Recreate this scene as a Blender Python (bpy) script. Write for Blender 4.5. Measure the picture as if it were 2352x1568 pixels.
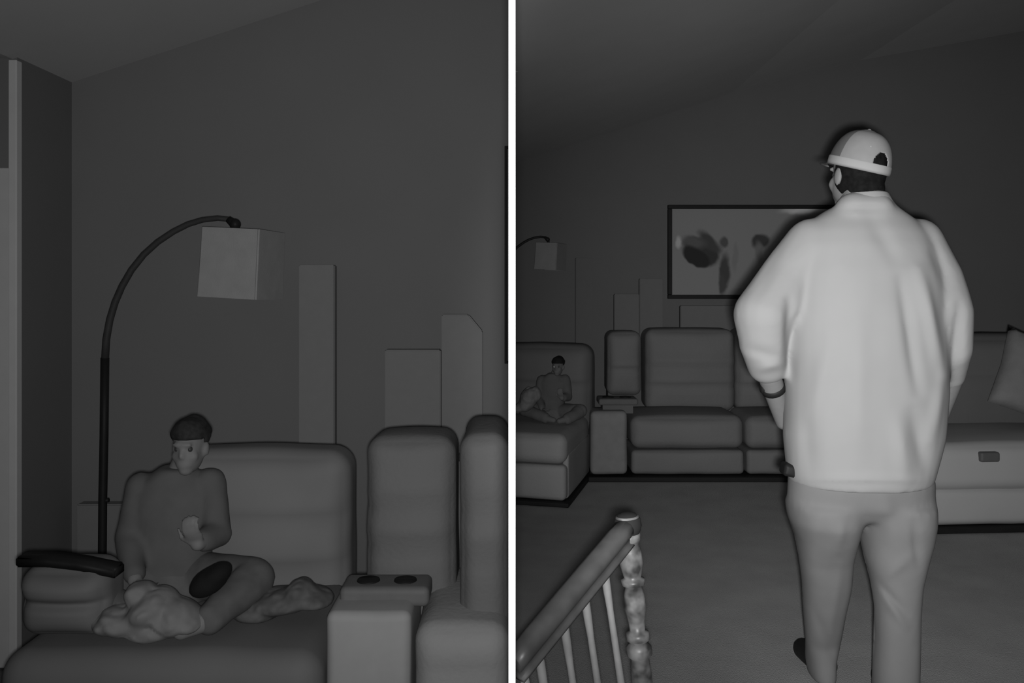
import bpy, bmesh, math, random
from mathutils import Vector, Matrix, noise
random.seed(4)
for o in list(bpy.data.objects): bpy.data.objects.remove(o)
S = bpy.context.scene; C = S.collection
F, HX, HY, EYE = 2037.0, 1176.0, 652.0, 1.3          # focal length in pixels, principal point, eye height

# ------------------------------------------------------------ camera, world, light, exposure
cam = bpy.data.cameras.new('camera'); cam.sensor_width = 36; cam.lens = F/2352*36
cam.shift_y = -(784-HY)/2352; cam.clip_start = .05
co = bpy.data.objects.new('camera', cam); C.objects.link(co)
co.location = (0, 0, EYE); co.rotation_euler = (math.pi/2, 0, 0); S.camera = co
w = bpy.data.worlds.new('night'); S.world = w; w.use_nodes = True
w.node_tree.nodes['Background'].inputs[0].default_value = (.5, .5, .5, 1)
w.node_tree.nodes['Background'].inputs[1].default_value = .012

def spot(name, loc, target, energy, cone, blend, size=.02):
    l = bpy.data.lights.new(name, 'SPOT'); l.energy = energy; l.spot_size = math.radians(cone)
    l.spot_blend = blend; l.shadow_soft_size = size
    o = bpy.data.objects.new(name, l); C.objects.link(o); o.location = loc
    o.rotation_euler = (Vector(target)-Vector(loc)).to_track_quat('-Z', 'Y').to_euler()
spot('infrared_lamp', (.0, 0, 1.28), (-.6, 4, 1.25), 138, 90, 1.0)
spot('infrared_lamp.001', (.03, 0, 1.27), (1.9, 4, 1.05), 430, 61, 1.0)
V = S.view_settings; V.view_transform = 'Standard'; V.look = 'None'; V.gamma = 1; V.exposure = 0
V.use_curve_mapping = False

# ------------------------------------------------------------ helpers
def P(px, py, D): return Vector(((px-HX)*D/F, D, EYE-(py-HY)*D/F))

MATS = {}
def mat(name, g, rough=.85, var=.06, scale=18, bump=0, bscale=60, sheen=0, spec=.2):
    if name in MATS: return MATS[name]
    m = bpy.data.materials.new(name); m.use_nodes = True; nt = m.node_tree; b = nt.nodes['Principled BSDF']
    b.inputs['Roughness'].default_value = rough; b.inputs['Specular IOR Level'].default_value = spec
    if sheen: b.inputs['Sheen Weight'].default_value = sheen
    tc = nt.nodes.new('ShaderNodeTexCoord'); n = nt.nodes.new('ShaderNodeTexNoise'); n.inputs['Scale'].default_value = scale
    nt.links.new(tc.outputs['Object'], n.inputs['Vector'])
    r = nt.nodes.new('ShaderNodeValToRGB'); r.color_ramp.elements[0].position = .3; r.color_ramp.elements[1].position = .7
    a, c = g*(1-var), g*(1+var)
    r.color_ramp.elements[0].color = (a, a, a, 1); r.color_ramp.elements[1].color = (c, c, c, 1)
    nt.links.new(n.outputs['Fac'], r.inputs['Fac']); nt.links.new(r.outputs['Color'], b.inputs['Base Color'])
    if bump:
        n2 = nt.nodes.new('ShaderNodeTexNoise'); n2.inputs['Scale'].default_value = bscale
        nt.links.new(tc.outputs['Object'], n2.inputs['Vector'])
        bp = nt.nodes.new('ShaderNodeBump'); bp.inputs['Strength'].default_value = bump; bp.inputs['Distance'].default_value = .01
        nt.links.new(n2.outputs['Fac'], bp.inputs['Height']); nt.links.new(bp.outputs['Normal'], b.inputs['Normal'])
    MATS[name] = m; return m

def origin(o):
    v = Vector((0, 0, 0))
    while o: v = v+o.location; o = o.parent
    return v
def obj(name, bm, m, parent=None, loc=None, smooth=True, label=None):
    me = bpy.data.meshes.new(name); o = bpy.data.objects.new(name, me); C.objects.link(o)
    if loc is not None: o.location = loc
    if parent: o.parent = parent
    bm.transform(Matrix.Translation(-origin(o)))
    bmesh.ops.recalc_face_normals(bm, faces=bm.faces[:])
    bm.to_mesh(me); bm.free()
    if smooth:
        for p in me.polygons: p.use_smooth = True
    ms = m if isinstance(m, (list, tuple)) else [m]
    for k in ms: me.materials.append(k)
    if label: o['label'] = label
    return o
def tag(o, label, cat, group=None):
    o['label'] = label; o['category'] = cat
    if group: o['group'] = group
    return o
def thing(name, label, cat, loc, group=None):
    o = bpy.data.objects.new(name, None); C.objects.link(o); o.location = loc; o.empty_display_size = .1
    return tag(o, label, cat, group)
def struct(name, bm, m, smooth=False, parent=None):
    o = obj(name, bm, m, parent, smooth=smooth)
    if not parent: o['kind'] = 'structure'
    return o

def box(x0, x1, y0, y1, z0, z1, bm=None):
    bm = bm or bmesh.new()
    v = [bm.verts.new((x, y, z)) for x in (x0, x1) for y in (y0, y1) for z in (z0, z1)]
    for f in ((0,1,3,2), (4,6,7,5), (0,4,5,1), (2,3,7,6), (0,2,6,4), (1,5,7,3)): bm.faces.new([v[i] for i in f])
    return bm
def bevelbox(x0, x1, y0, y1, z0, z1, r=.004, bm=None):
    b = box(x0, x1, y0, y1, z0, z1); bmesh.ops.bevel(b, geom=b.edges[:], offset=r, segments=2, affect='EDGES', profile=.5)
    if bm is None: return b
    me = bpy.data.meshes.new('t'); b.to_mesh(me); b.free(); bm.from_mesh(me); bpy.data.meshes.remove(me); return bm

def rbox(x0, x1, y0, y1, z0, z1, r=.04, puff=.02, top=.01, seams=(), n=9, wob=.004, seed=0, mtx=None):
    """upholstered block: rounded box with a swelling front and top, and pressed seams at given heights"""
    c = Vector(((x0+x1)/2, (y0+y1)/2, (z0+z1)/2)); h = Vector(((x1-x0)/2, (y1-y0)/2, (z1-z0)/2))
    r = min(r, h.x*.95, h.y*.95, h.z*.95)
    def ax(a, k):
        e = [-a, -a+r*.18, -a+r*.45, -a+r*.75, -a+r]
        i = [-a+r+(2*a-2*r)*j/k for j in range(1, k)]
        return e+i+[-q for q in reversed(e)]
    nz = n if not seams else max(n, 16)
    X, Y, Z = ax(h.x, n), ax(h.y, 4), ax(h.z, nz)
    bm = bmesh.new(); vs = {}
    A = (X, Y, Z)
    def get(i, j, k):
        if (i, j, k) in vs: return vs[(i, j, k)]
        p = Vector((X[i], Y[j], Z[k])); q = Vector([max(-h[t]+r, min(h[t]-r, p[t])) for t in range(3)])
        d = p-q
        if d.length > 1e-9:
            m = max(abs(t) for t in d); d = d.normalized()*r*(m/r); p = q+d
        u, v, w_ = X[i]/h.x, Z[k]/h.z, Y[j]/h.y
        fy = max(0, -w_); fz = max(0, v)
        p.y -= puff*(1-u*u)*(1-v*v)*fy
        p.z += top*(1-u*u)*(1-w_*w_)*(fz**2)
        for s, dep in seams:
            g = math.exp(-((p.z-(s-c.z))/.014)**2); p.y += dep*g*fy*(1-.3*u*u)
            p.y -= dep*.6*fy*math.exp(-((p.z-(s-c.z)-.05)/.03)**2)
        nn = noise.noise_vector((p+c)*6+Vector((seed*3.1, 0, 0)))*wob
        vs[(i, j, k)] = bm.verts.new(p+c+nn); return vs[(i, j, k)]
    nx, ny, nz_ = len(X)-1, len(Y)-1, len(Z)-1
    for i in range(nx):
        for j in range(ny):
            for k in (0, nz_): bm.faces.new([get(i,j,k), get(i+1,j,k), get(i+1,j+1,k), get(i,j+1,k)])
        for k in range(nz_):
            for j in (0, ny): bm.faces.new([get(i,j,k), get(i+1,j,k), get(i+1,j,k+1), get(i,j,k+1)])
    for j in range(ny):
        for k in range(nz_):
            for i in (0, nx): bm.faces.new([get(i,j,k), get(i,j+1,k), get(i,j+1,k+1), get(i,j,k+1)])
    if mtx: bm.transform(mtx)
    return bm
def pxbox(x0, x1, y0, y1, D, depth, **k):
    a, b = P(x0, y1, D), P(x1, y0, D); return rbox(a.x, b.x, D, D+depth, a.z, b.z, **k)

def tube(pts, rads, n=10, bm=None, cap=True):
    bm = bm or bmesh.new(); pts = [Vector(p) for p in pts]; up = None; rings = []
    if not isinstance(rads, (list, tuple)): rads = [rads]*len(pts)
    for i, p in enumerate(pts):
        t = (pts[min(i+1, len(pts)-1)]-pts[max(i-1, 0)]).normalized()
        if up is None: up = t.orthogonal().normalized()
        up = (up-t*up.dot(t)).normalized(); s = t.cross(up)
        rings.append([bm.verts.new(p+(up*math.cos(a)+s*math.sin(a))*rads[i]) for a in [2*math.pi*j/n for j in range(n)]])
    for a, b in zip(rings, rings[1:]):
        for j in range(n): bm.faces.new([a[j], a[(j+1)%n], b[(j+1)%n], b[j]])
    if cap: bm.faces.new(rings[0][::-1]); bm.faces.new(rings[-1])
    return bm
def ball(c, r, mtx=None, bm=None, u=20, v=14):
    bm = bm or bmesh.new(); r = Vector(r) if hasattr(r, '__len__') else Vector((r, r, r))
    m = (mtx or Matrix.Identity(4)) @ Matrix.Translation(Vector(c)) @ Matrix.Diagonal((r.x, r.y, r.z, 1))
    bmesh.ops.create_uvsphere(bm, u_segments=u, v_segments=v, radius=1, matrix=m); return bm
def limb(pts, rads, bm=None, n=16, flat=None):
    """tapering limb with round ends, through the joints"""
    bm = bm or bmesh.new(); pts = [Vector(p) for p in pts]
    P2, R2 = [], []
    for i in range(len(pts)-1):
        k = 5
        for j in range(k):
            t = j/k; P2.append(pts[i].lerp(pts[i+1], t)); R2.append(rads[i]*(1-t)+rads[i+1]*t)
    P2.append(pts[-1]); R2.append(rads[-1])
    tube(P2, R2, n, bm)
    for p, r in zip(pts, rads): ball(p, r, bm=bm, u=14, v=10)
    return bm
def loft(rings, bm=None, n=28, e=2.4):
    """rings: (cx, cy, cz, rx, ry) closed superellipse sections"""
    bm = bm or bmesh.new(); R = []
    for cx, cy, cz, rx, ry in rings:
        v = []
        for j in range(n):
            a = 2*math.pi*j/n; ca, sa = math.cos(a), math.sin(a)
            v.append(bm.verts.new((cx+rx*math.copysign(abs(ca)**(2/e), ca), cy+ry*math.copysign(abs(sa)**(2/e), sa), cz)))
        R.append(v)
    for a, b in zip(R, R[1:]):
        for j in range(n): bm.faces.new([a[j], a[(j+1)%n], b[(j+1)%n], b[j]])
    bm.faces.new(R[0][::-1]); bm.faces.new(R[-1]); return bm
def fuse(bm, voxel=.01, smooth=6, fac=.5):
    """overlapping closed shapes -> one continuous surface"""
    bmesh.ops.recalc_face_normals(bm, faces=bm.faces[:])
    me = bpy.data.meshes.new('t'); bm.to_mesh(me); bm.free(); o = bpy.data.objects.new('t', me); C.objects.link(o)
    r = o.modifiers.new('r', 'REMESH'); r.mode = 'VOXEL'; r.voxel_size = voxel
    if smooth:
        s = o.modifiers.new('s', 'SMOOTH'); s.factor = fac; s.iterations = smooth
    bpy.context.view_layer.update(); dg = bpy.context.evaluated_depsgraph_get()
    e = o.evaluated_get(dg).to_mesh(); b = bmesh.new(); b.from_mesh(e)
    o.evaluated_get(dg).to_mesh_clear(); bpy.data.objects.remove(o); bpy.data.meshes.remove(me); return b

# ------------------------------------------------------------ materials
m_wall_l = mat('wall_paint_left', .20, var=.02, scale=3)
m_wall_r = mat('wall_paint_right', .142, var=.02, scale=3)
m_return = mat('wall_paint_return', .18, var=.02, scale=3)
m_ceil_l = mat('ceiling_paint_left', .52, var=.02, scale=3)
m_ceil_r = mat('ceiling_paint_right', .62, var=.02, scale=3)
m_carpet = mat('carpet', .34, var=.07, scale=5, bump=.5, bscale=240)
m_white = mat('white_gloss_paint', .92, var=.0, rough=.6)
m_casing = mat('casing_paint', .58, var=.02)
m_door = mat('door_paint', .53, var=.02)
m_lsofa = mat('sofa_leather_left', .28, rough=.7, var=.04, scale=4, bump=.15)
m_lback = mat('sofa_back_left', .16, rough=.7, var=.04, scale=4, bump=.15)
m_rsofa = mat('sofa_leather_right', .165, rough=.7, var=.04, scale=4, bump=.15)
m_rchair = mat('sofa_leather_corner', .30, rough=.7, var=.04, scale=4, bump=.15)
m_seatdk = mat('seat_leather_dark', .12, rough=.7, var=.05, scale=4)
m_black = mat('black_plastic', .012, rough=.6, var=.1)
m_pole = mat('dark_metal', .018, rough=.55, var=.1)
m_pole2 = mat('dark_metal_upper', .05, rough=.6, var=.1)

# ------------------------------------------------------------ structure
T = .0051                                              # half thickness of the divider board
struct('view_divider', box(-T, T, 1.3, 3.9, -.2, 3.4), m_white)  # white board added as the divider between the two views
WL = 3.9; XL = -1.936
def ceil_l(x): return 2.185+.33*(x-XL)
struct('floor', box(-3.2, -T, -.6, 4.0, -.26, -.2), mat('carpet_left', .16, var=.08, bump=.4, bscale=200))
struct('floor_right', box(-1.5, 5.2, WL+.12, 7.3, -.06, 0), m_carpet)
struct('floor_front', box(T, 5.2, -.6, WL+.12, -.06, 0), m_carpet)
struct('wall_back', box(XL-.1, T, WL, WL+.1, -.2, 3.4), m_wall_l)
struct('wall_left', box(XL-.08, XL, 3.47, WL, -.2, 2.6), m_return)
struct('wall_front', box(-3.2, XL-.08, 3.47, 3.57, -.2, 2.6), m_wall_l)
bm = bmesh.new()
def slab(prof, y0, y1, th, bm):
    a = [[bm.verts.new((x, y, z+d)) for x, z in prof] for y in (y0, y1) for d in (0, th)]
    for i in range(len(prof)-1):
        for p, q in ((0, 2), (1, 3), (0, 1), (2, 3)): bm.faces.new([a[p][i], a[p][i+1], a[q][i+1], a[q][i]])
    for e in (0, -1): bm.faces.new([a[0][e], a[1][e], a[3][e], a[2][e]])
    return bm
struct('ceiling', slab([(-3.2, ceil_l(-3.2)+.42), (XL-.02, ceil_l(XL)-.005), (0, ceil_l(0))], -.6, WL+.05, .06, bm), m_ceil_l)
WR = 7.0
pr = [P(1184-420, 372+150, WR), P(1184, 373, WR), P(1430, 295, WR), P(1680, 214, WR), P(1978, 138, WR), P(2352, 71, WR), P(2600, 35, WR)]
prof_r = [(p.x, p.z) for p in pr]
struct('ceiling_right', slab([(T+.001, P(1180, 374, WR).z)]+[q for q in prof_r if q[0] > .02], -.6, WL+.1, .06, bmesh.new()), m_ceil_r)
struct('ceiling_far', slab(prof_r, WL+.1, WR+.1, .06, bmesh.new()), m_ceil_r)
struct('wall_far', box(-1.5, 5.2, WR, WR+.1, 0, 3.7), m_wall_r)
struct('wall_right', box(5.0, 5.1, -.6, WR, 0, 3.7), m_wall_r)
a = P(22, 0, 3.44); b = P(39, 0, 3.44)
struct('trim_1', bevelbox(a.x, b.x+.004, 3.43, 3.47, -.2, P(0, 137, 3.43).z, .004), m_casing)
d = struct('door_1', bevelbox(-2.75, a.x-.002, 3.44, 3.47, -.19, P(0, 385, 3.44).z, .004), m_door)
bh = ball(P(-40, 1010, 3.40), .028); tube([P(-40, 1010, 3.44), P(-40, 1010, 3.40)], .01, 10, bh); obj('door_handle', bh, m_pole, d)
struct('baseboard_far', bevelbox(-1.4, 4.99, WR-.015, WR, 0, .1), mat('skirting', .4))
struct('baseboard_back', bevelbox(XL+.001, -T-.001, WL-.015, WL, -.2, -.1), mat('skirting', .4))

# ------------------------------------------------------------ arc floor lamps
def arc_lamp(label, floor_z, f, D, ms, turn):
    """f maps a pixel of the left lamp to a world point at depth D"""
    base = f(236, 1280); root = thing('floor_lamp', label, 'lamp', (base.x, D, floor_z), 'arc floor lamps')
    k = (f(100, 0)-f(0, 0)).length/100
    bm = bmesh.new(); tube([(base.x, D, floor_z), (base.x, D, floor_z+.012), (base.x, D, floor_z+.03)], [k*70, k*70, k*60], 32, bm)
    obj('base', bm, ms[0], root)
    low = [Vector((base.x, D, floor_z+.02))]+[f(x, y) for x, y in ((235, 1270), (236, 1150), (239, 1000), (241, 822))]
    obj('pole', tube(low, k*9.5, 12), ms[0], root)
    kn = tube([f(236, 1150), f(250, 1148)], k*5, 8); obj('knob', kn, ms[0], root)
    up = [(241, 830), (244, 780), (252, 735), (264, 695), (280, 658), (302, 620), (330, 585), (362, 556), (398, 532), (432, 515), (465, 505), (500, 501), (528, 504)]
    obj('arm', tube([f(x, y) for x, y in up], [k*(8.5-2.5*i/12) for i in range(13)], 12), ms[1], root)
    bm = ball(f(540, 515), k*13); tube([f(524, 503), f(545, 520)], [k*8, k*12], 12, bm); tube([f(543, 518), f(548, 545)], k*7, 10, bm)
    obj('socket', bm, ms[0], root)
    # square shade standing turned about its axis
    c = f(558, 606); s = k*142/2*1.0; h = k*78; th = math.radians(turn)
    R = Matrix.Translation(c) @ Matrix.Rotation(math.radians(3), 4, 'Y') @ Matrix.Rotation(-th, 4, 'Z')
    bm = bmesh.new(); rr = []
    for z, sc in ((-h, 1), (h, .97)):
        for i in (1, .955):
            rr.append([bm.verts.new((x*s*sc*i, y*s*sc*i, z)) for x, y in ((-1, -1), (1, -1), (1, 1), (-1, 1))])
    for p, q in ((0, 2), (1, 3), (0, 1), (2, 3)):
        for j in range(4): bm.faces.new([rr[p][j], rr[p][(j+1)%4], rr[q][(j+1)%4], rr[q][j]])
    bmesh.ops.bevel(bm, geom=[e for e in bm.edges if abs(e.verts[0].co.z-e.verts[1].co.z) > h], offset=s*.05, segments=2, affect='EDGES')
    bm.transform(R); obj('lamp_shade', bm, ms[2], root, smooth=False)
    bm = bmesh.new()
    for a in ((-1, 0), (1, 0), (0, 1), (0, -1)): tube([R @ Vector((0, 0, h*.9)), R @ Vector((a[0]*s*.95, a[1]*s*.95, h*.95))], k*2, 6, bm)
    tube([R @ Vector((0, 0, h*.95)), f(548, 545)], k*3, 6, bm)
    obj('shade_fitter', bm, ms[0], root)
    obj('light_bulb', ball(R @ Vector((0, 0, h*.3)), (k*20, k*20, k*28)), mat('bulb_glass', .5, rough=.3), root)
    return root
m_shade = mat('lampshade_linen', .36, var=.04, bump=.1, bscale=200)
m_shade2 = mat('lampshade_linen_far', .24, var=.04)
arc_lamp('arching black floor lamp with square pale shade in the left view, beside the seated child', -.2, lambda x, y: P(x, y, 3.6), 3.6, (m_pole, m_pole2, m_shade), 10)
arc_lamp('arching dark floor lamp with small pale shade in the far corner of the right view', 0,
         lambda x, y: P(1265+(x-558)*.392, 590+(y-608)*.43, 6.6), 6.6, (m_pole, m_pole, m_shade2), 28)

# ------------------------------------------------------------ boards standing against the walls
def board(name, x0, x1, y0, D, fz, m, label, cat, cut=0, grp=None):
    a, b = P(x0, y0, D), P(x1, y0, D); zt = a.z
    bm = bmesh.new(); pts = [(a.x, fz), (b.x, fz), (b.x, zt-cut*1.2), (b.x-cut, zt), (a.x, zt)] if cut else [(a.x, fz), (b.x, fz), (b.x, zt), (a.x, zt)]
    fr = [bm.verts.new((x, D, z)) for x, z in pts]; f = bm.faces.new(fr)
    ex = bmesh.ops.extrude_face_region(bm, geom=[f]); bmesh.ops.translate(bm, verts=[v for v in ex['geom'] if isinstance(v, bmesh.types.BMVert)], vec=(0, .06, 0))
    bmesh.ops.bevel(bm, geom=bm.edges[:], offset=.005, segments=2, affect='EDGES')
    return tag(obj(name, bm, m, loc=((a.x+b.x)/2, D, fz), smooth=False), label, cat, grp)
m_bl = mat('pale_board_left', .243, var=.02); m_bl2 = mat('pale_board_left_b', .25, var=.02)
m_br = mat('pale_board_right', .155, var=.02); m_br2 = mat('pale_board_right_b', .135, var=.02)
board('tall_panel', 686, 768, 608, 3.80, -.2, m_bl2, 'tall narrow pale panel by the wall behind the child in the left view', 'panel')
board('flat_box', 884, 1012, 803, 3.78, -.2, m_bl, 'lower pale flat box behind the sofa in the left view', 'box', grp='flat boxes behind the left view sofa')
board('flat_box', 1014, 1108, 722, 3.80, -.2, m_bl, 'taller pale flat box with a cut top corner behind the sofa in the left view', 'box', .06, grp='flat boxes behind the left view sofa')
board('low_box', 176, 300, 1158, 3.78, -.2, mat('low_box', .22, var=.02), 'low pale box on the floor behind the pole of the arching lamp', 'box')
board('tall_panel', 1322, 1362, 592, 6.84, 0, m_br2, 'tall narrow pale panel beside the lamp at the far wall of the right view', 'panel')
board('flat_box', 1411, 1468, 675, 6.80, 0, m_br, 'lower dim flat box behind the sofa, left of the framed picture', 'box', grp='flat boxes behind the right view sofa')
board('flat_box', 1469, 1522, 640, 6.84, 0, m_br, 'taller dim flat box behind the sofa, just left of the framed picture', 'box', grp='flat boxes behind the right view sofa')
board('flat_box', 1563, 1800, 702, 6.80, 0, mat('wide_box', .16, var=.02), 'wide dim flat box behind the sofa directly below the framed picture', 'box', grp='flat boxes behind the right view sofa')

# ------------------------------------------------------------ pictures
def art_mat(name, base, ells):
    m = bpy.data.materials.new(name); m.use_nodes = True; nt = m.node_tree; L = nt.links; N = nt.nodes
    b = N['Principled BSDF']; b.inputs['Roughness'].default_value = .7
    tc = N.new('ShaderNodeTexCoord'); col = None
    nz = N.new('ShaderNodeTexNoise'); nz.inputs['Scale'].default_value = 9; L.new(tc.outputs['Object'], nz.inputs['Vector'])
    ds = N.new('ShaderNodeVectorMath'); ds.operation = 'MULTIPLY_ADD'; ds.inputs[1].default_value = (.05, .05, .05); ds.inputs[2].default_value = (-.025, -.025, -.025)
    L.new(nz.outputs['Color'], ds.inputs[0]); ad = N.new('ShaderNodeVectorMath'); L.new(tc.outputs['Object'], ad.inputs[0]); L.new(ds.outputs[0], ad.inputs[1])
    cur = None
    for cx, cz, rx, rz, ang, g, soft in ells:
        mp = N.new('ShaderNodeMapping'); mp.vector_type = 'TEXTURE'; mp.inputs['Location'].default_value = (cx, 0, cz)
        mp.inputs['Rotation'].default_value = (0, math.radians(ang), 0); mp.inputs['Scale'].default_value = (rx, 10, rz)
        L.new(ad.outputs[0], mp.inputs['Vector'])
        ln = N.new('ShaderNodeVectorMath'); ln.operation = 'LENGTH'; L.new(mp.outputs[0], ln.inputs[0])
        mr = N.new('ShaderNodeMapRange'); mr.interpolation_type = 'SMOOTHSTEP'; L.new(ln.outputs['Value'], mr.inputs[0])
        mr.inputs[1].default_value = 1-soft; mr.inputs[2].default_value = 1+soft; mr.inputs[3].default_value = 1; mr.inputs[4].default_value = 0
        mx = N.new('ShaderNodeMix'); mx.data_type = 'RGBA'; L.new(mr.outputs[0], mx.inputs[0])
        if cur is None: mx.inputs[6].default_value = (base, base, base, 1)
        else: L.new(cur, mx.inputs[6])
        mx.inputs[7].default_value = (g, g, g, 1); cur = mx.outputs[2]
    L.new(cur, b.inputs['Base Color']); return m
def q(px, py): p = P(px, py, 6.95); return p.x, p.z
a, b = P(1535, 686, 6.95), P(2030, 470, 6.95); root = thing('framed_picture', 'wide framed flower print with thin black frame on the wall, partly behind the person', 'picture', ((a.x+b.x)/2, 6.98, a.z))
oc = ((a.x+b.x)/2, a.z); ell = []
for px, py, rx, ry, ang, g, s in ((1612, 578, 44, 30, 32, .03, .18), (1600, 590, 34, 20, 32, .008, .15), (1632, 556, 34, 13, 45, .05, .4), (1595, 556, 26, 12, 10, .10, .5),
        (1666, 625, 12, 40, 4, .05, .35), (1660, 655, 8, 24, -6, .06, .4), (1664, 556, 9, 13, -10, .08, .4), (1690, 590, 6, 30, 3, .2, .5), (1749, 553, 19, 17, -20, .04, .3), (1745, 580, 8, 22, 0, .16, .5),
        (1840, 590, 42, 30, -25, .04, .3), (1860, 480, 55, 9, -4, .62, .5), (1560, 556, 7, 12, 0, .48, .5), (1700, 672, 40, 8, -8, .2, .6), (1940, 590, 10, 60, 6, .06, .3)):
    x, z = q(px, py); ell.append((x-oc[0], z-oc[1], rx*6.95/F, ry*6.95/F, ang, g, s))
fw = .032
bm = bmesh.new()
for e in ((a.x, b.x, a.z, a.z+fw), (a.x, b.x, b.z-fw, b.z), (a.x, a.x+fw, a.z+fw, b.z-fw), (b.x-fw, b.x, a.z+fw, b.z-fw)):
    bevelbox(e[0], e[1], 6.955, 6.998, e[2], e[3], .004, bm)
obj('frame', bm, m_black, root, smooth=False)
obj('print', box(a.x+fw*.5, b.x-fw*.5, 6.972, 6.995, a.z+fw*.5, b.z-fw*.5), art_mat('flower_print', .24, ell), root, smooth=False)
a, b = P(1159, 835, 3.87), P(1167.5, 335, 3.87)
bm = bevelbox(a.x, a.x+.01, 3.865, 3.899, a.z, b.z, .002); bevelbox(a.x+.01, -T-.0005, 3.865, 3.899, b.z-.012, b.z, .002, bm); bevelbox(a.x+.01, -T-.0005, 3.865, 3.899, a.z, a.z+.012, .002, bm)
root = thing('framed_picture', 'dark frame edge of a picture at the right border of the left view', 'picture', (a.x, 3.88, a.z))
obj('frame', bm, m_black, root, smooth=False)
obj('print', box(a.x+.01, -T-.001, 3.88, 3.898, a.z+.01, b.z-.01), mat('print_edge', .1), root, smooth=False)

# ------------------------------------------------------------ left view: sectional recliner
m_feet = m_black
root = thing('recliner_sofa', 'grey sectional recliner filling the lower right of the left view', 'sofa', (-.35, 2.7, -.2))
zf = -.14
def blk(x0, x1, ytop, D, depth, zb, **k):
    a, b = P(x0, ytop, D), P(x1, ytop, D); return rbox(a.x, min(b.x, -T-.004), D, D+depth, zb, a.z, **k)
obj('console_box', blk(747, 942, 1408, 2.4, .33, zf, r=.025, puff=.01, top=.0, seed=1), mat('console_leather', .32, rough=.7, var=.03), root)
bm = blk(778, 985, 1350, 2.5, .13, P(0, 1396, 2.5).z, r=.018, puff=.0, top=.0, wob=.001)
tr = obj('armrest_tray', bm, mat('tray', .14, rough=.6), root)
for xx in (838, 925):
    p = P(xx, 1350, 2.5); bm = bmesh.new()
    tube([(p.x, 2.565, p.z-.002), (p.x, 2.565, p.z+.004)], [.034, .032], 24, bm); obj('cup_holder', bm, m_black, tr)
obj('seat_base', blk(950, 1172, 1440, 2.4, .55, zf, r=.05, puff=.015, top=.01, seed=2, seams=((P(0, 1540, 2.4).z, .01),)), m_lsofa, root)
z2 = lambda y: P(0, y, 2.7).z
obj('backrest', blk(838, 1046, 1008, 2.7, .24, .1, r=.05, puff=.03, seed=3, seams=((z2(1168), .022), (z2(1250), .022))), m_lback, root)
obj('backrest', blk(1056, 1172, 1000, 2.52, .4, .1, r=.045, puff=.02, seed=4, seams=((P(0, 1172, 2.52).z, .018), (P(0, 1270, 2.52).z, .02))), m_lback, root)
obj('back_frame', box(P(850, 0, 2.9).x, -T-.006, 2.9, 3.02, -.15, .72), m_seatdk, root, smooth=False)
for x, y in ((-.42, 2.45), (-.05, 2.45), (-.42, 2.95), (-.05, 2.95)): obj('leg', box(x-.02, x+.02, y-.02, y+.02, -.2, zf+.02), m_feet, root)

root = thing('corner_seat', 'wide soft grey corner seat the child sits on in the left view', 'sofa', (-1.0, 2.7, -.2))
zs = P(0, 1510, 2.33).z
m_cseat = mat('corner_leather', .15, rough=.75, var=.05, scale=3)
obj('seat_cushion', rbox(-1.37, P(730, 0, 2.33).x, 2.33, 2.96, .04, zs, r=.07, puff=.0, top=.012, seed=5, n=14), m_cseat, root)
obj('seat_base', rbox(-1.36, P(728, 0, 2.33).x, 2.36, 3.0, zf, .05, r=.03, puff=.01, top=0, seed=6), m_cseat, root)
a, b = P(395, 1035, 2.95), P(806, 1035, 2.95)
obj('backrest', rbox(a.x, b.x, 2.9, 3.12, .12, a.z, r=.07, puff=.045, seed=7, n=12, seams=((P(0, 1190, 2.9).z, .02), (P(0, 1300, 2.9).z, .016))), mat('back_leather', .2, rough=.75, var=.05, scale=4), root)
a, b = P(34, 1308, 2.38), P(240, 1308, 2.38)
obj('armrest', rbox(a.x, b.x, 2.38, 2.54, .345, a.z, r=.05, puff=.03, seed=8, seams=((P(0, 1388, 2.38).z, .02),)), mat('arm_leather', .15, rough=.75, var=.05, scale=4), root)
obj('back_frame', box(-1.34, b.x+.5, 3.0, 3.1, -.15, .3), m_seatdk, root, smooth=False)
for x, y in ((-1.3, 2.42), (-.56, 2.42), (-1.3, 3.05), (-.6, 3.05)): obj('leg', box(x-.02, x+.02, y-.02, y+.02, -.2, zf+.02), m_feet, root)
# thin black board across the armrest
pts = [P(48, 1284, 2.42), P(120, 1284, 2.42), P(190, 1292, 2.42), (P(276, 1310, 2.42))]
bm = bmesh.new(); R = []
for p in pts: R.append([bm.verts.new((p.x, p.y+dy, p.z+dz)) for dy, dz in ((-.03, -.014), (-.03, .014), (.03, .014), (.03, -.014))])
for u, v in zip(R, R[1:]):
    for j in range(4): bm.faces.new([u[j], u[(j+1)%4], v[(j+1)%4], v[j]])
bm.faces.new(R[0]); bm.faces.new(R[-1][::-1]); bmesh.ops.bevel(bm, geom=bm.edges[:], offset=.005, segments=2, affect='EDGES')
tag(obj('lap_tray', bm, m_black, loc=(P(150, 1290, 2.42).x, 2.42, P(0, 1300, 2.42).z), smooth=True), 'thin slightly bent black tray lying on the armrest at left', 'tray')

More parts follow.
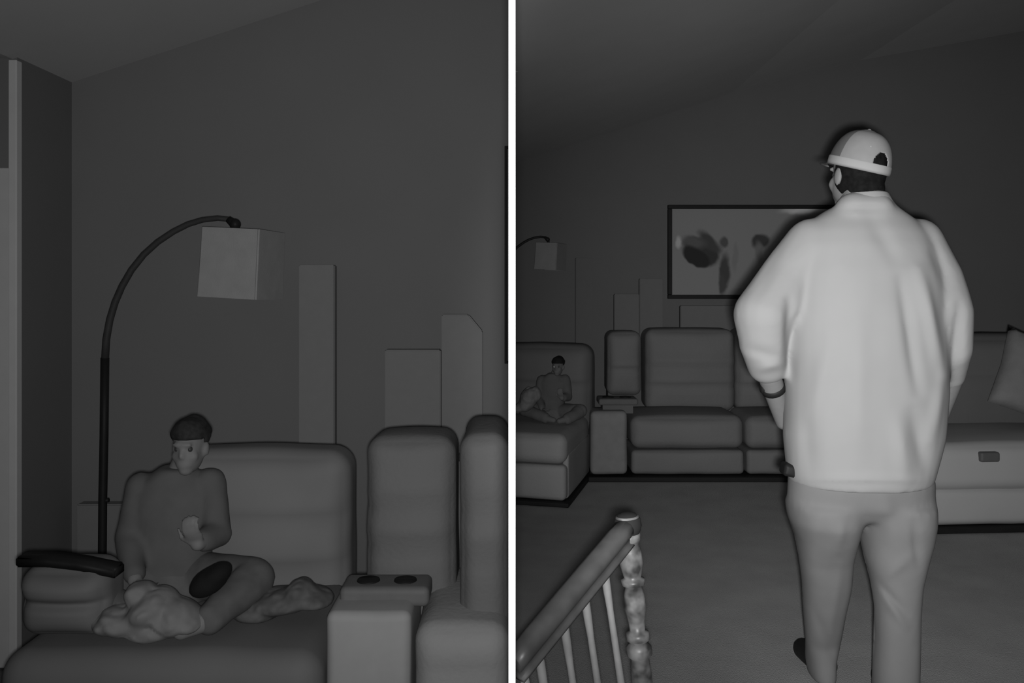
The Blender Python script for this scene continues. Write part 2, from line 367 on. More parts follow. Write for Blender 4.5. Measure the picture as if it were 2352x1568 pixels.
# ------------------------------------------------------------ right view: sofas
root = thing('recliner_sofa', 'long grey recliner sofa along the far wall of the right view, behind the person', 'sofa', P(1700, 0, 6.2)*1)
root.location.z = 0
def b2(name, x0, x1, y0, y1, D, depth, m=m_rsofa, **k): return obj(name, pxbox(x0, x1, y0, y1, D, depth, **k), m, root)
zz = lambda y, D: P(0, y, D).z
b2('console_box', 1357, 1441, 945, 1090, 5.83, .22, r=.03, puff=.01, top=0, m=mat('console_leather_far', .20, rough=.7))
obj('tray_shade_riser', box(P(1385, 0, 5.9).x, P(1455, 0, 5.9).x, 5.92, 6.03, zz(950, 5.9), zz(928, 5.9)), m_seatdk, root, smooth=False)  # added dark filler, stands for the shade below the tray's overhang
t2 = b2('armrest_tray', 1376, 1466, 916, 931, 5.88, .17, r=.015, puff=0, top=0, wob=0, m=mat('tray_far', .12))
for xx in (1400, 1440):
    p = P(xx, 916, 5.88); obj('cup_holder', tube([(p.x, 5.965, p.z-.002), (p.x, 5.965, p.z+.005)], [.04, .038], 20), m_black, t2)
b2('backrest', 1396, 1474, 763, 908, 6.33, .28, r=.05, puff=.03, seed=11, seams=((zz(850, 6.33), .02),))
b2('backrest', 1484, 1690, 757, 945, 6.33, .3, r=.06, puff=.04, seed=12, seams=((zz(845, 6.33), .022), (zz(888, 6.33), .022)))
b2('backrest', 1692, 1900, 757, 945, 6.33, .3, r=.06, puff=.04, seed=13, seams=((zz(845, 6.33), .022), (zz(888, 6.33), .022)))
b2('backrest', 1902, 2105, 757, 945, 6.33, .3, r=.06, puff=.04, seed=14, seams=((zz(845, 6.33), .022), (zz(888, 6.33), .022)))
for i, (x0, x1) in enumerate(((1450, 1711), (1715, 1975), (1979, 2190))):
    b2('seat_cushion', x0, x1, 957, 1032, 5.85, .52, r=.06, puff=.02, top=.02, seed=20+i)
    b2('footrest', x0+1, x1-1, 1034, 1090, 5.87, .45, r=.03, puff=.012, top=0, seed=25+i)
b2('armrest', 2192, 2260, 900, 1088, 5.85, .9, r=.06, puff=.02, seed=30)
obj('back_frame', box(P(1396, 0, 6.6).x, P(2150, 0, 6.6).x, 6.58, 6.72, .08, .86), m_seatdk, root, smooth=False)
obj('shadow_strip', bevelbox(P(1352, 0, 5.8).x, P(2260, 0, 5.8).x, 5.81, 6.6, .002, .034, .006), m_black, root, smooth=False)  # black strip put in for the shadow in the gap under the sofa
for x in (.55, 1.5, 2.4, 3.0):
    for y in (5.95, 6.6): obj('leg', box(x-.03, x+.03, y-.03, y+.03, 0, .09), m_feet, root)

# left corner seat (turned), extends on behind the front room's wall
root = thing('corner_seat', 'grey corner seat at the left of the right view, holding the far child', 'sofa', (.0, 5.6, 0))
ang = math.radians(-14.4); piv = Vector((.314, 5.16, 0))
M = Matrix.Translation(piv) @ Matrix.Rotation(ang, 4, 'Z') @ Matrix.Translation(-piv)
x1 = .314
def cs(name, x0, xb, y0, y1, z0, z1, m=m_rchair, **k): return obj(name, rbox(x0, xb, y0, y1, z0, z1, mtx=M, **k), m, root)
cs('seat_cushion', -.75, x1, 5.16, 6.0, .24, .42, r=.06, puff=.01, top=.01, seed=40)
cs('footrest', -.74, x1-.005, 5.18, 5.7, .029, .235, r=.03, puff=.012, top=0, seed=41)
cs('side_panel', x1-.04, x1, 5.24, 6.0, .029, .3, r=.02, puff=0, top=0, seed=42)
zt = P(0, 790, 6.1).z
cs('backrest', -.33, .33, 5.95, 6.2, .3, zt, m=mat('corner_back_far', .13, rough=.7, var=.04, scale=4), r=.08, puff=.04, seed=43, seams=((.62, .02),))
cs('back_frame', -.35, .28, 6.17, 6.25, .1, .8, r=.02, puff=0, top=0, m=m_seatdk)
bm = bevelbox(-.74, x1+.02, 5.14, 6.15, .002, .028, .006); bm.transform(M); obj('shadow_strip', bm, m_black, root, smooth=False)  # black slab imitating the contact shadow beneath the corner seat
for x, y in ((.22, 5.32), (-.68, 5.32), (.25, 5.95), (-.3, 6.15)):
    bm = box(x-.03, x+.03, y-.03, y+.03, 0, .06); bm.transform(M); obj('leg', bm, m_feet, root)

# near sofa at the right border
root = thing('loveseat', 'pale grey loveseat at the right border, beside the person', 'sofa', (2.75, 5.1, 0))
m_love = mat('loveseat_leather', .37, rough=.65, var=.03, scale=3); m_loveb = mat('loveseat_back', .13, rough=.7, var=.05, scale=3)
ang2 = math.radians(4); piv2 = Vector((2.3, 4.65, 0)); M2 = Matrix.Translation(piv2) @ Matrix.Rotation(ang2, 4, 'Z') @ Matrix.Translation(-piv2)
xa, xb_ = 2.14, 3.6
zt = P(0, 1020, 4.62).z
def lv(name, *a, m=m_love, **k): return obj(name, rbox(*a, mtx=M2, **k), m, root)
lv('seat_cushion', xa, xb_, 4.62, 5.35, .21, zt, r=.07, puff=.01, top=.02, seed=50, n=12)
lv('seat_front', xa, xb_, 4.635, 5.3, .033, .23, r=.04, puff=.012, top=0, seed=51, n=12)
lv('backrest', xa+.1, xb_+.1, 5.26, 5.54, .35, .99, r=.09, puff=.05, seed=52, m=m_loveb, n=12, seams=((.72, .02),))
bm = rbox(2.43, 2.535, 4.59, 4.64, P(0, 1062, 4.6).z, P(0, 1039, 4.6).z, r=.012, puff=0, top=0, wob=0, mtx=M2)
obj('pull_handle', bm, mat('handle_dark', .10, rough=.5), root)
bm = bevelbox(xa+.01, xb_-.01, 4.605, 5.5, .002, .032, .006); bm.transform(M2); obj('shadow_strip', bm, m_black, root, smooth=False)  # shade line under the loveseat, made as a black slab
for x, y in ((2.25, 4.85), (3.4, 4.85), (2.3, 5.5), (3.5, 5.5)):
    bm = box(x-.03, x+.03, y-.03, y+.03, 0, .05); bm.transform(M2); obj('leg', bm, m_feet, root)
# throw pillow leaning on it
bm = bmesh.new(); ng = 14; gr = {}
for s in (-1, 1):
    for i in range(ng+1):
        for j in range(ng+1):
            u, v = -1+2*i/ng, -1+2*j/ng; e = (1-u**4)*(1-v**4)
            if e < 1e-6 and s == 1: gr[(s, i, j)] = gr[(-1, i, j)]; continue
            pin = 1-.06*(1-abs(u*v))
            gr[(s, i, j)] = bm.verts.new((u*.24*pin, s*(.085*e**.6), v*.24*pin))
for s in (-1, 1):
    for i in range(ng):
        for j in range(ng):
            f = [gr[(s, i, j)], gr[(s, i+1, j)], gr[(s, i+1, j+1)], gr[(s, i, j+1)]]
            bm.faces.new(f)
bm.transform(Matrix.Translation(P(2390, 872, 4.98)) @ Matrix.Rotation(math.radians(-18), 4, 'X') @ Matrix.Rotation(math.radians(24), 4, 'Y'))
tag(obj('throw_pillow', bm, mat('pillow_cloth', .19, var=.05, bump=.1), loc=P(2390, 955, 4.98)), 'dark throw pillow leaning on the loveseat at the right border', 'pillow')

# ------------------------------------------------------------ stair railing, lower left of the right view
m_rail = mat('dark_varnished_wood', .11, rough=.42, var=.25, scale=14, spec=.5)
m_rail2 = mat('newel_wood', .18, rough=.4, var=.7, scale=26, spec=.5)
m_bal = mat('painted_spindle', .33, rough=.5, var=.15, scale=20)
root = thing('stair_railing', 'dark wooden stair railing with spindles and turned newel post in the right view', 'railing', (.3, 2.3, 0))
A = P(1436, 1214, 2.3); B = P(1176, 1526, 1.95)
dr = (B-A).normalized(); side = dr.cross(Vector((0, 0, 1))).normalized(); upv = side.cross(dr).normalized()
if upv.z < 0: upv = -upv
prof = [(-.034, -.018), (-.040, .004), (-.034, .026), (-.014, .036), (.014, .036), (.034, .026), (.040, .004), (.034, -.018), (.022, -.026), (.022, -.05), (.03, -.056), (.03, -.066), (-.03, -.066), (-.03, -.056), (-.022, -.05), (-.022, -.026)]
bm = bmesh.new(); R = []
for i in range(13):
    t = i/12; c = A.lerp(B, t)
    ring = []
    for u, v in prof:
        k = .68
        p = c+side*u*k+upv*v*k
        if p.x < T+.0005 and p.y > 1.29: p.x = T+.0005
        ring.append(bm.verts.new(p))
    R.append(ring)
for u, v in zip(R, R[1:]):
    for j in range(len(prof)): bm.faces.new([u[j], u[(j+1)%len(prof)], v[(j+1)%len(prof)], v[j]])
bm.faces.new(R[0]); bm.faces.new(R[-1][::-1])
obj('handrail', bm, m_rail, root)
lean = math.tan(math.radians(8.5))                      # the railing leans a little
def turned(p, prof, m, name, n=16, lean=lean):
    """profile: (distance below p, radius)"""
    return obj(name, tube([(p.x+lean*d, p.y, p.z-d) for d, r in prof], [r for d, r in prof], n), m, root)
np_ = P(1440, 1182, 2.32); H = np_.z
s = 1/878.0
newel = [(d*.84, r) for d, r in [(0, .018), (.004, .03), (.02, .033), (.035, .026), (.05, .022), (.06, .03), (.075, .031), (.09, .024), (.11, .029), (.15, .031), (.18, .026), (.195, .022), (.20, .031), (.215, .031), (.22, .022), (.25, .027), (.29, .029), (.33, .022), (.36, .02), (.365, .03), (.385, .032), (.395, .022), (.41, .033), (.435, .033), (.445, .024), (.5, .027)]]+[(H-.002, .03)]
turned(np_, newel, m_rail2, 'newel_post', 20, .09)
turned(P(1440, 1181, 2.32), [(-.004, .012), (0, .024), (.012, .034), (.03, .036), (.045, .031), (.055, .025)], mat('newel_cap_wood', .03, rough=.8), 'newel_cap', 20, .09)
for (tx, ty) in ((1388, 1312), (1343, 1372), (1296, 1438), (1240, 1516), (1205, 1560)):
    t = (tx-1436)/(1176-1436.0); c = A.lerp(B, t); c.z -= .035; D = c.y
    p = P(tx, ty, D); h = p.z
    turned(Vector((p.x-.003, D, p.z+.022)), [(0, .0085), (.03, .011), (.07, .0105), (.12, .0085), (.25, .009), (.36, .0105), (h+.008, .0105)], m_bal, 'baluster', 12)
a = A+Vector((lean*(A.z), 0, 0)); b_ = B+Vector((lean*B.z*.8, 0, 0)); a.z = b_.z = .015
obj('shoe_rail', tube([a, b_], .016, 4), m_rail, root, smooth=False)

# ------------------------------------------------------------ the standing person
m_skin = mat('skin', .17, rough=.6, var=.05, scale=20)
m_eye = mat('eye_dark', .05, rough=.35)
m_shirt = mat('pale_jacket', .27, rough=.9, var=.02, scale=8)
m_trous = mat('light_trousers', .168, rough=.9, var=.04, scale=8)
m_hair = mat('dark_hair', .009, rough=.9, var=.3, scale=60, spec=.05)
DM = 2.7
def hand(bm, wrist, dirv, palmn, thumbside, k=1.0, curl=.35):
    """palm with four unequal bent fingers and a thumb; dirv: towards the finger tips"""
    d = dirv.normalized(); n = palmn.normalized(); s_ = thumbside.normalized()
    pc = wrist+d*.05*k
    m = Matrix((( *s_, 0), (*d, 0), (*n, 0), (0, 0, 0, 1))).transposed()
    m.translation = pc
    ball((0, 0, 0), (.041*k, .055*k, .016*k), mtx=m, bm=bm, u=16, v=10)
    for i, L in enumerate((.072, .08, .075, .06)):
        o = wrist+d*.088*k+s_*(.03-.02*i)*k; pts = [o-d*.03*k, o]; a = curl
        p = o
        for q_, seg in enumerate((.45, .31, .24)):
            dd = (d*math.cos(a)-n*math.sin(a)); p = p+dd*L*k*seg; pts.append(p); a += curl
        limb(pts, [.0098*k, .0098*k, .0088*k, .0082*k, .0072*k], bm, n=10)
    o = wrist+d*.025*k+s_*.028*k
    limb([o, o+(d*.6+s_*.7-n*.2).normalized()*.035*k, o+(d*.6+s_*.7-n*.2).normalized()*.035*k+(d*.9+s_*.2-n*.4).normalized()*.045*k], [.014*k, .011*k, .0085*k], bm, n=10)

def head(bm, M, k=1.0):
    """face towards +Y in its own frame; centre at eye level"""
    ball((0, -.008, .03), (.075, .088, .085), mtx=M, bm=bm, u=24, v=18)
    ball((0, .012, -.03), (.064, .078, .075), mtx=M, bm=bm, u=24, v=18)
    ball((0, .045, -.085), (.034, .034, .024), mtx=M, bm=bm)           # chin
    ball((0, .055, -.055), (.042, .034, .035), mtx=M, bm=bm)           # mouth
    ball((0, .08, .018), (.05, .012, .012), mtx=M, bm=bm)              # brow
    for s_ in (-1, 1):
        ball((s_*.036, .052, -.03), (.026, .022, .026), mtx=M, bm=bm)   # cheeks
        ball((s_*.078, -.008, -.012), (.009, .018, .028), mtx=M, bm=bm)   # ears
    nb = bmesh.new(); tube([(0, .078, .01), (0, .094, -.02), (0, .092, -.032)], [.008, .010, .011], 10, nb); nb.transform(M)
    me = bpy.data.meshes.new('t'); nb.to_mesh(me); nb.free(); bm.from_mesh(me); bpy.data.meshes.remove(me)

# head frame: at eye level, turned to the left, tipped a little
hc = P(1974, 400, DM); hc.y = 2.72
MH = Matrix.Translation(hc) @ Matrix.Rotation(math.radians(17), 4, 'Z') @ Matrix.Rotation(math.radians(3), 4, 'Y') @ Matrix.Rotation(math.radians(4), 4, 'X') @ Matrix.Diagonal((.94, .94, 1, 1))
bm = bmesh.new(); head(bm, MH)
nk = P(1985, 470, 2.69)
limb([MH @ Vector((0, -.035, -.03)), P(1980, 440, 2.69), P(1984, 510, 2.69)], [.056, .056, .062], bm)
sec = lambda y, x0, x1, ry, D=2.7: (P((x0+x1)/2, y, D).x, D, P(0, y, D).z, (x1-x0)/2*D/F, ry)
loft([sec(1150, 1840, 2110, .12), sec(1080, 1830, 2120, .14), sec(950, 1840, 2130, .14), sec(800, 1835, 2130, .135), sec(650, 1830, 2135, .125), sec(560, 1850, 2120, .1), sec(515, 1890, 2080, .075), sec(490, 1930, 2035, .05)], bm)
# arms, elbows out, hands at the front pockets
aL = [P(1850, 580, 2.70), P(1768, 735, 2.66), P(1768, 865, 2.71), P(1800, 968, 2.80)]
limb(aL, [.055, .047, .036, .026], bm)
aR = [P(2110, 580, 2.70), P(2182, 740, 2.66), P(2188, 860, 2.71), P(2160, 952, 2.80)]
limb(aR, [.055, .047, .036, .026], bm)
hand(bm, aL[-1], Vector((.5, .18, -.75)), Vector((.55, -.5, .3)), Vector((.2, .9, .1)))
hand(bm, aR[-1], Vector((-.5, .18, -.75)), Vector((-.55, -.5, .3)), Vector((-.2, .9, .1)))
legL = [P(1895, 1150, 2.71), P(1900, 1340, 2.80), P(1890, 1512, 2.93)]; legR = [P(2058, 1150, 2.70), P(2062, 1370, 2.69), P(2062, 1590, 2.70)]
for L in (legL, legR): limb(L, [.08, .05, .033], bm)
limb([legL[-1], Vector((1.03, 2.925, .05)), Vector((1.015, 3.05, .04))], [.033, .03, .025], bm)
limb([legR[-1], Vector((legR[-1].x, 2.7, .05)), Vector((legR[-1].x+.02, 2.84, .035))], [.04, .038, .032], bm)
person = obj('person', fuse(bm, .0062, 2, .4), m_skin, loc=(P(1975, 0, 2.7).x, 2.75, 0))
tag(person, 'standing person seen from behind in a pale jacket, light trousers and backwards-facing light cap, hands at front', 'person')
person['label'] = 'standing person seen from behind in pale loose jacket, light trousers and cap'
for s_ in (-1, 1):
    obj('eye', ball((s_*.03, .066, 0), .0125, mtx=MH), m_eye, person)

# jacket
def foldify(bm, folds, D0=DM):
    bm.normal_update()
    for v in bm.verts:
        if v.normal.y > .25: continue
        px = HX+v.co.x*F/v.co.y; py = HY-(v.co.z-EYE)*F/v.co.y; s_ = 0
        for x0, y0, x1, y1, w_, a_ in folds:
            dx, dy = x1-x0, y1-y0; t = max(0, min(1, ((px-x0)*dx+(py-y0)*dy)/(dx*dx+dy*dy)))
            d_ = math.hypot(px-x0-dx*t, py-y0-dy*t); s_ += a_*math.exp(-(d_/w_)**2)*(.35+.65*math.sin(math.pi*min(1, max(.0, t))))
        v.co += Vector((0, -1, 0))*s_+v.normal*noise.noise(v.co*7)*.004
bm = bmesh.new()
loft([sec(1107, 1816, 2134, .155), sec(1085, 1811, 2140, .16), sec(1000, 1804, 2158, .17), sec(900, 1806, 2166, .175), sec(800, 1806, 2168, .175), sec(700, 1806, 2164, .165),
      sec(620, 1812, 2158, .155), sec(565, 1822, 2144, .135), sec(530, 1842, 2122, .115), sec(503, 1868, 2096, .093), sec(484, 1898, 2068, .08), sec(472, 1922, 2052, .07), sec(455, 1935, 2042, .066), sec(446, 1944, 2034, .06)], bm, n=36, e=2.25)
limb([P(1862, 560, 2.7), P(1808, 640, 2.69), P(1756, 722, 2.66), P(1757, 790, 2.67), P(1763, 836, 2.70)], [.078, .084, .091, .076, .064], bm)
limb([P(1712, 740, 2.66), P(1700, 716, 2.66)], [.03, .016], bm)
limb([P(2108, 560, 2.7), P(2148, 640, 2.69), P(2172, 720, 2.66), P(2178, 800, 2.67), P(2180, 858, 2.72)], [.078, .080, .078, .070, .05], bm)
limb([P(2200, 720, 2.65), P(2212, 690, 2.66)], [.03, .022], bm)
limb([P(1960, 485, 2.66), P(2010, 485, 2.66)], [.055, .055], bm)
bm = fuse(bm, .0085, 10, .5)
foldify(bm, [(2110, 620, 2165, 860, 16, .020), (2070, 640, 2110, 900, 14, -.014), (2165, 860, 2140, 1010, 14, .012), (2205, 700, 2190, 880, 12, -.016), (1815, 690, 1815, 860, 13, -.026),
             (1790, 820, 1700, 800, 14, -.010), (1730, 850, 1800, 835, 12, .012), (1850, 940, 1860, 1080, 20, -.010), (1905, 780, 1860, 950, 20, .008), (2100, 950, 2125, 1080, 18, -.014), (2060, 960, 2080, 1100, 18, .010),
             (1880, 520, 1840, 620, 20, .006), (2000, 500, 2060, 600, 20, -.008), (1975, 700, 1970, 1050, 22, .006), (2140, 560, 2170, 650, 14, -.010), (1930, 478, 2040, 478, 8, -.008), (1790, 560, 1740, 680, 16, -.008), (1815, 1098, 2130, 1100, 8, .006)])
obj('jacket', bm, m_shirt, person, label='loose pale long jacket with pushed-up sleeves')
# collar band
cb = bmesh.new(); R = []
for y, x0, x1, ry in ((478, 1916, 2056, .078), (462, 1926, 2047, .073), (446, 1938, 2038, .067), (441, 1946, 2030, .062), (447, 1950, 2026, .057)):
    c = sec(y, x0, x1, ry, 2.69); R.append([cb.verts.new((c[0]+c[3]*math.cos(a), c[1]+c[4]*math.sin(a), c[2]-.012*math.sin(a)*-1*0)) for a in [2*math.pi*j/32 for j in range(32)]])
for u, v in zip(R, R[1:]):
    for j in range(32): cb.faces.new([u[j], u[(j+1)%32], v[(j+1)%32], v[j]])
obj('collar', cb, m_shirt, person)
# trousers
bm = bmesh.new()
def legring(y, x0, x1, D, ry=None):
    r = (x1-x0)/2*D/F; return (P((x0+x1)/2, y, D).x, D+.01, P(0, y, D).z, r, ry or r*1.05)
loft([sec(1196, 1950, 2010, .04), sec(1182, 1890, 2070, .095), sec(1150, 1813, 2141, .13), sec(1100, 1814, 2140, .145), sec(1070, 1818, 2132, .14)], bm)
loft([legring(1562, 1864, 1918, 2.90, .075), legring(1515, 1856, 1920, 2.91, .075), legring(1480, 1854, 1930, 2.89), legring(1400, 1849, 1944, 2.83), legring(1340, 1847, 1955, 2.79), legring(1290, 1841, 1960, 2.75), legring(1240, 1834, 1966, 2.72, .115), legring(1195, 1818, 1975, 2.7, .138), legring(1150, 1812, 1980, 2.7, .145)], bm)
loft([legring(1612, 2010, 2112, 2.7, .07), legring(1560, 2011, 2111, 2.7), legring(1480, 2014, 2113, 2.7), legring(1400, 2016, 2115, 2.69), legring(1340, 2007, 2117, 2.69), legring(1290, 1994, 2127, 2.69), legring(1240, 1986, 2136, 2.7, .118), legring(1195, 1980, 2140, 2.7, .138), legring(1150, 1972, 2141, 2.7, .145)], bm)
bm = fuse(bm, .008, 22, .5)
foldify(bm, [(2010, 1330, 2085, 1410, 9, -.008), (2020, 1360, 2080, 1440, 9, .007), (1935, 1200, 1925, 1260, 12, .006), (1900, 1180, 1880, 1300, 16, -.006), (2090, 1280, 2020, 1330, 14, .006), (1930, 1300, 1900, 1480, 12, .006), (2100, 1200, 2110, 1300, 10, -.007), (2030, 1130, 2050, 1250, 20, .006), (1870, 1400, 1920, 1520, 10, -.005)])
obj('trousers', bm, m_trous, person, label='light loose trousers')
# shoes
def shoe(hx, hy, tx, ty):
    bm = bmesh.new(); hv, tv = Vector((hx, hy, 0)), Vector((tx, ty, 0)); d = (tv-hv).normalized(); L = (tv-hv).length
    limb([hv+d*.045+Vector((0, 0, .048)), hv+d*L*.5+Vector((0, 0, .045)), hv+d*(L-.045)+Vector((0, 0, .036))], [.042, .042, .036], bm)
    limb([hv+d*.05+Vector((0, 0, .05)), hv+d*.06+Vector((0, 0, .1))], [.04, .04], bm)
    b = fuse(bm, .008, 3)
    for v in b.verts: v.co.z = max(v.co.z, .003)
    o = obj('shoe', b, m_black, person, label='black shoe')
    return o
shoe(1.032, 2.87, 1.006, 3.12); shoe(1.175, 2.63, 1.2, 2.91)
# belt pouch and wristwatch
a = P(1798, 1094, 2.68); b = P(1832, 1066, 2.68)
obj('belt_pouch', rbox(a.x, b.x+.01, 2.66, 2.72, a.z, b.z, r=.01, puff=.003, top=0, mtx=Matrix.Translation(P(1815, 1080, 2.69)) @ Matrix.Rotation(math.radians(12), 4, 'Y') @ Matrix.Translation(-P(1815, 1080, 2.69))), m_black, person, label='black pouch at the hip')
d = (aL[3]-aL[2]).normalized(); c = aL[2]+d*.048; bm = tube([c-d*.012, c-d*.008, c+d*.008, c+d*.012], [.030, .037, .037, .030], 20)
ball(c+Vector((-.036, -.006, .002)), (.008, .017, .017), bm=bm); obj('wristwatch', bm, m_black, person)
# hair
bm = ball((0, -.013, .014), (.080, .088, .108), mtx=MH, u=28, v=20)
ball((.0, -.045, -.045), (.062, .062, .055), mtx=MH, bm=bm)
hb = fuse(bm, .006, 4); Mi = MH.inverted()
bmesh.ops.delete(hb, geom=[v for v in hb.verts if (Mi @ v.co).y > .022-(Mi @ v.co).z*.2 or ((Mi @ v.co).z < -.082)], context='VERTS')
obj('hair', hb, m_hair, person)
# cap: crown with arched opening above the strap
MC = MH @ Matrix.Translation((0, -.005, .022)) @ Matrix.Rotation(math.radians(5), 4, 'Y') @ Matrix.Rotation(math.radians(10), 4, 'X')
m_cap = mat('cap_cloth', .22, rough=.9, var=.04, scale=30); m_capf = mat('cap_front_cloth', .10, rough=.9, var=.04, scale=30); m_capb = mat('cap_band', .30, rough=.9, var=.03)
bm = bmesh.new(); NA, NB = 140, 40; g = []
for j in range(NB+1):
    t = j/NB; el = t*math.pi/2; row = []
    for i in range(NA):
        a = 2*math.pi*i/NA; rr_ = math.cos(el)**.72; 
        row.append(bm.verts.new((.091*rr_*math.cos(a), .106*rr_*math.sin(a)-.004*t, .112*math.sin(el)**1.06+.004*max(0, t-.9)*10)))
    g.append(row)
for j in range(NB):
    for i in range(NA):
        a = 2*math.pi*(i+.5)/NA; z = .112*math.sin((j+.5)/NB*math.pi/2); da = (a-1.5*math.pi)*.106
        if j >= 5 and (da/.034)**2+((z-.022)/.037)**2 < 1: continue
        f = bm.faces.new([g[j][i], g[j][(i+1)%NA], g[j+1][(i+1)%NA], g[j+1][i]])
        fr = math.sin(a); f.material_index = 1 if fr > -.12 and j >= 4 else 0
bmesh.ops.remove_doubles(bm, verts=bm.verts[:], dist=.0002)
bm.transform(MC); capo = obj('cap', bm, [m_cap, m_capf], person, label='light cap with darker front panels and arched rear opening')
so = capo.modifiers.new('s', 'SOLIDIFY'); so.thickness = .003; so.offset = 0
bm = bmesh.new(); R = []
for z, k in ((-.004, 1.0), (-.006, 1.025), (.004, 1.03), (.018, 1.025), (.021, 1.005)):
    R.append([bm.verts.new((.091*k*math.cos(a), .106*k*math.sin(a), z)) for a in [2*math.pi*j/48 for j in range(48)]])
for u, v in zip(R, R[1:]):
    for j in range(48): bm.faces.new([u[j], u[(j+1)%48], v[(j+1)%48], v[j]])
bm.transform(MC); obj('sweatband', bm, m_capb, capo)
bm = ball((0, -.004, .116), (.006, .006, .004), mtx=MC); obj('button', bm, m_cap, capo)
bm = ball((-.035, -.078, .066), (.005, .005, .005), mtx=MC); obj('eyelet', bm, m_capb, capo)
bm = bmesh.new(); R = []
for i in range(15):
    a = math.radians(20+140*i/14)
    for_ = [(0, 0), (.045, .0), (.075, -.004)]
    w_ = math.sin(math.radians(180*i/14))
    R.append([bm.verts.new((.091*math.cos(a)*(1+.02*s_), .106*math.sin(a)+s_*.068*w_, .004-.012*s_*w_-.02*abs(math.cos(a))**2)) for s_ in (0, .33, .66, 1)])
for u, v in zip(R, R[1:]):
    for j in range(3): bm.faces.new([u[j], v[j], v[j+1], u[j+1]])
bmesh.ops.remove_doubles(bm, verts=bm.verts[:], dist=.0003)
bm.transform(MC); br = obj('brim', bm, m_capf, capo); so = br.modifiers.new('s', 'SOLIDIFY'); so.thickness = .004

# ------------------------------------------------------------ the seated children
def child(loc, sc, label, yaw, ms, mirror=1, glint=False):
    """seated cross-legged, facing the camera (-Y), one hand raised in front"""
    M = Matrix.Translation(loc) @ Matrix.Rotation(yaw, 4, 'Z') @ Matrix.Diagonal((sc*mirror, sc, sc, 1))
    W = lambda x, y, z: Vector((x, y, z))
    def fin(bm, vox, sm=3):
        bm.transform(Matrix.Diagonal((1, 1, 1, 1))); b = fuse(bm, vox, sm); b.transform(M); return b
    H0 = Matrix.Translation((.048, -.02, .437)) @ Matrix.Rotation(math.radians(180-10), 4, 'Z') @ Matrix.Diagonal((.61, .69, .72, 1))
    bm = bmesh.new(); head(bm, H0)
    limb([W(.04, 0, .42), W(.01, .01, .35)], [.032, .036], bm)
    loft([(-.01, 0, .02, .10, .08), (-.01, 0, .1, .085, .065), (-.005, 0, .25, .09, .06), (0, 0, .32, .09, .055), (0, 0, .36, .05, .04)], bm)
    armR = [W(.10, 0, .325), W(.13, -.05, .19), W(.095, -.15, .19)]; armL = [W(-.09, 0, .315), W(-.115, -.03, .18), W(-.07, -.15, .10)]
    limb(armR, [.032, .026, .02], bm); limb(armL, [.032, .026, .02], bm)
    hand(bm, armR[2], W(-.2, -.5, .75), W(-.3, -.85, -.3), W(-.8, .1, -.2), .62)
    hand(bm, armL[2], W(.7, -.5, -.25), W(0, -.2, -.9), W(.1, -.8, .1), .62)
    lR = [W(.07, -.02, .06), W(.25, -.16, .09), W(.16, -.32, .045), W(.10, -.37, .035)]; lL = [W(-.07, -.02, .06), W(-.2, -.18, .09), W(-.02, -.3, .045), W(.05, -.33, .035)]
    for l in (lR, lL): limb(l, [.058, .044, .03, .022], bm)
    body = obj('person', fin(bm, .0055, 2), ms[0], loc=loc)
    tag(body, label, 'person')
    for s_ in (-1, 1): obj('eye', (lambda b: (b.transform(M), b)[1])(ball((s_*.03, .068, 0), .012, mtx=H0)), mat('eye_painted_glint', .95, rough=.1) if glint and s_ > 0 else m_eye, body)  # near-white colour on one eye stands in for its reflected glint
    bm = ball((0, -.012, .048), (.088, .104, .070), mtx=H0, u=24, v=18); Hi = H0.inverted()
    for v in bm.verts:
        v.co += Vector(noise.noise_vector(v.co*40))*.006
    bmesh.ops.delete(bm, geom=[v for v in bm.verts if (Hi @ v.co).z < (.03 if (Hi @ v.co).y > .02 else -.02)], context='VERTS')
    bm.transform(M); h = obj('hair', bm, m_hair if len(ms) < 4 else ms[3], body); s = h.modifiers.new('s', 'SOLIDIFY'); s.thickness = .006*sc
    bm = bmesh.new()
    loft([(-.01, 0, .03, .125, .10), (-.01, 0, .1, .115, .09), (-.005, 0, .22, .11, .08), (0, 0, .30, .112, .072), (0, 0, .345, .08, .055), (.01, 0, .375, .048, .046)], bm)
    limb([armR[0], armR[1], armR[1].lerp(armR[2], .7)], [.046, .04, .032], bm); limb([armL[0], armL[1], armL[1].lerp(armL[2], .85)], [.046, .04, .032], bm)
    b = fin(bm, .008, 5)
    for v in b.verts: v.co += Vector(noise.noise_vector(v.co*14))*.005
    obj('shirt', b, ms[1], body)
    bm = bmesh.new(); loft([(-.01, 0, .0, .12, .1), (-.01, 0, .05, .125, .105), (-.01, 0, .09, .11, .09)], bm)
    for l in (lR, lL): limb([l[0], l[1], l[2]], [.07, .056, .042], bm)
    b = fin(bm, .008, 5)
    for v in b.verts: v.co += Vector(noise.noise_vector(v.co*14))*.005
    obj('trousers', b, ms[2], body)
    return body
m_cskin = mat('child_skin', .20, rough=.6, var=.05); m_cshirt = mat('child_shirt', .115, rough=.9, var=.05); m_ctr = mat('child_trousers', .12, rough=.9, var=.2, scale=14)
m_chair2 = mat('child_hair', .03, rough=.8, var=.3, scale=60)
zseat = zs+.012
child(Vector((P(412, 0, 2.8).x, 2.76, zseat)), 1.07, 'dark-haired child sitting on the corner seat in the left view', math.radians(8), (m_cskin, m_cshirt, m_ctr, m_chair2))
child(Vector((P(1270, 0, 5.75).x, 5.78, .425)), .78, 'small dark-haired child sitting on the far corner seat in the right view', math.radians(-10),
      (mat('far_child_skin', .13), mat('far_child_shirt', .10), mat('far_child_trousers', .12), mat('far_child_hair', .01)), 1, True)

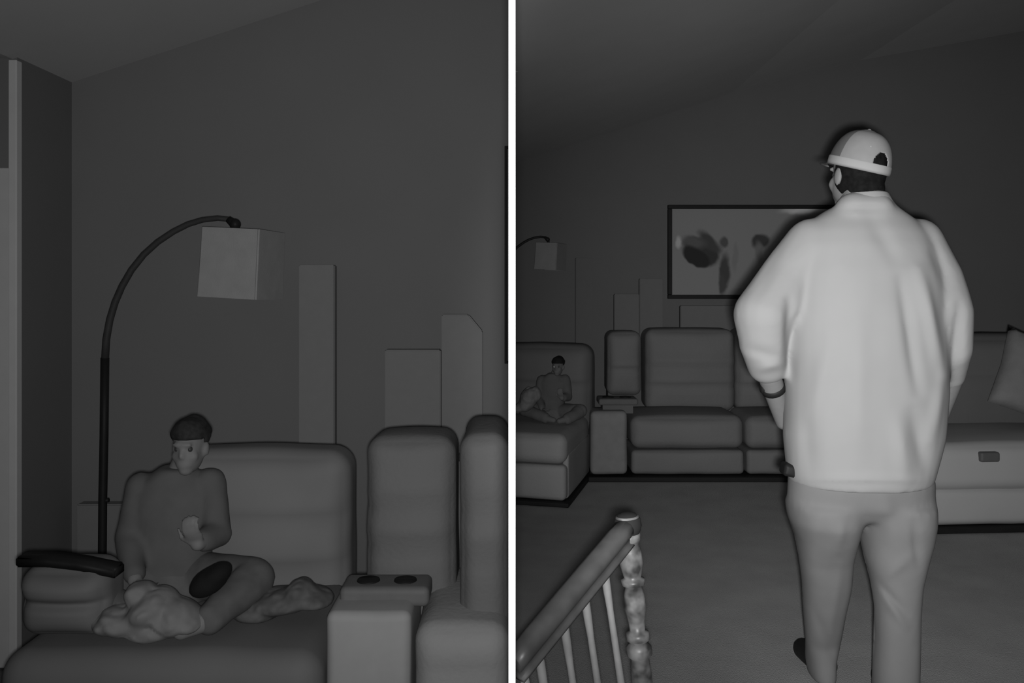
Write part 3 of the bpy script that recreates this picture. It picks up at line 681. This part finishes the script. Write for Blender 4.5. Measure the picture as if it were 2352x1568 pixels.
# ------------------------------------------------------------ loose cloth on the seats
def cloth(name, lumps, D, m, label, cat, amp=.022, vox=.007, zmin=None, freq=13):
    bm = bmesh.new(); z0 = 9
    for px, py, rx, rz, ry, a in lumps:
        c = P(px, py, D)
        ball((0, 0, 0), (rx*D/F, ry, rz*D/F), mtx=Matrix.Translation(c) @ Matrix.Rotation(math.radians(a), 4, 'Y'), bm=bm)
    b = fuse(bm, vox, 6)
    for v in b.verts:
        n = abs(noise.noise(v.co*freq))+.5*abs(noise.noise(v.co*freq*2.3)); v.co += Vector((0, -1, .6))*(n-.3)*amp
        if zmin is not None: v.co.z = max(v.co.z, zmin+.001*noise.noise(v.co*30))
    xs = [v.co.x for v in b.verts]; zs_ = min(v.co.z for v in b.verts)
    return tag(obj(name, b, m, loc=((min(xs)+max(xs))/2, D, zs_)), label, cat)
cloth('blanket', [(290, 1420, 62, 34, .09, 4), (350, 1395, 60, 40, .09, -25), (400, 1415, 62, 42, .08, 8), (325, 1365, 34, 30, .06, 0), (258, 1425, 40, 24, .08, 0), (440, 1425, 32, 26, .07, 0), (350, 1440, 60, 28, .08, 0)],
      2.42, mat('pale_blanket', .20, rough=.95, var=.06, scale=12), 'crumpled pale blanket on the seat in front of the left view child', 'blanket', zmin=zs+.008)
cloth('cushion', [(480, 1335, 50, 30, .05, -32), (500, 1318, 36, 24, .05, -32)], 2.46, mat('black_cushion', .012, rough=.9), 'small soft black bundle in the lap of the left view child', 'cushion', amp=.006)
cloth('throw', [(650, 1378, 80, 26, .09, -6), (590, 1400, 60, 22, .08, 0), (720, 1372, 48, 22, .08, 6), (690, 1352, 30, 22, .07, 0)], 2.6, mat('grey_throw', .115, rough=.95, var=.25, scale=22), 'rumpled grey throw on the seat right of the left view child', 'blanket', amp=.02, zmin=zs+.008)
cloth('cloth', [(1214, 915, 20, 26, .07, 15), (1204, 932, 16, 14, .07, 0), (1230, 905, 14, 18, .05, 0), (1190, 938, 14, 9, .06, 0)], 5.6, mat('far_cloth', .18, rough=.95), 'small pale cloth on the far corner seat at the left border of the right view', 'cloth', zmin=.43)
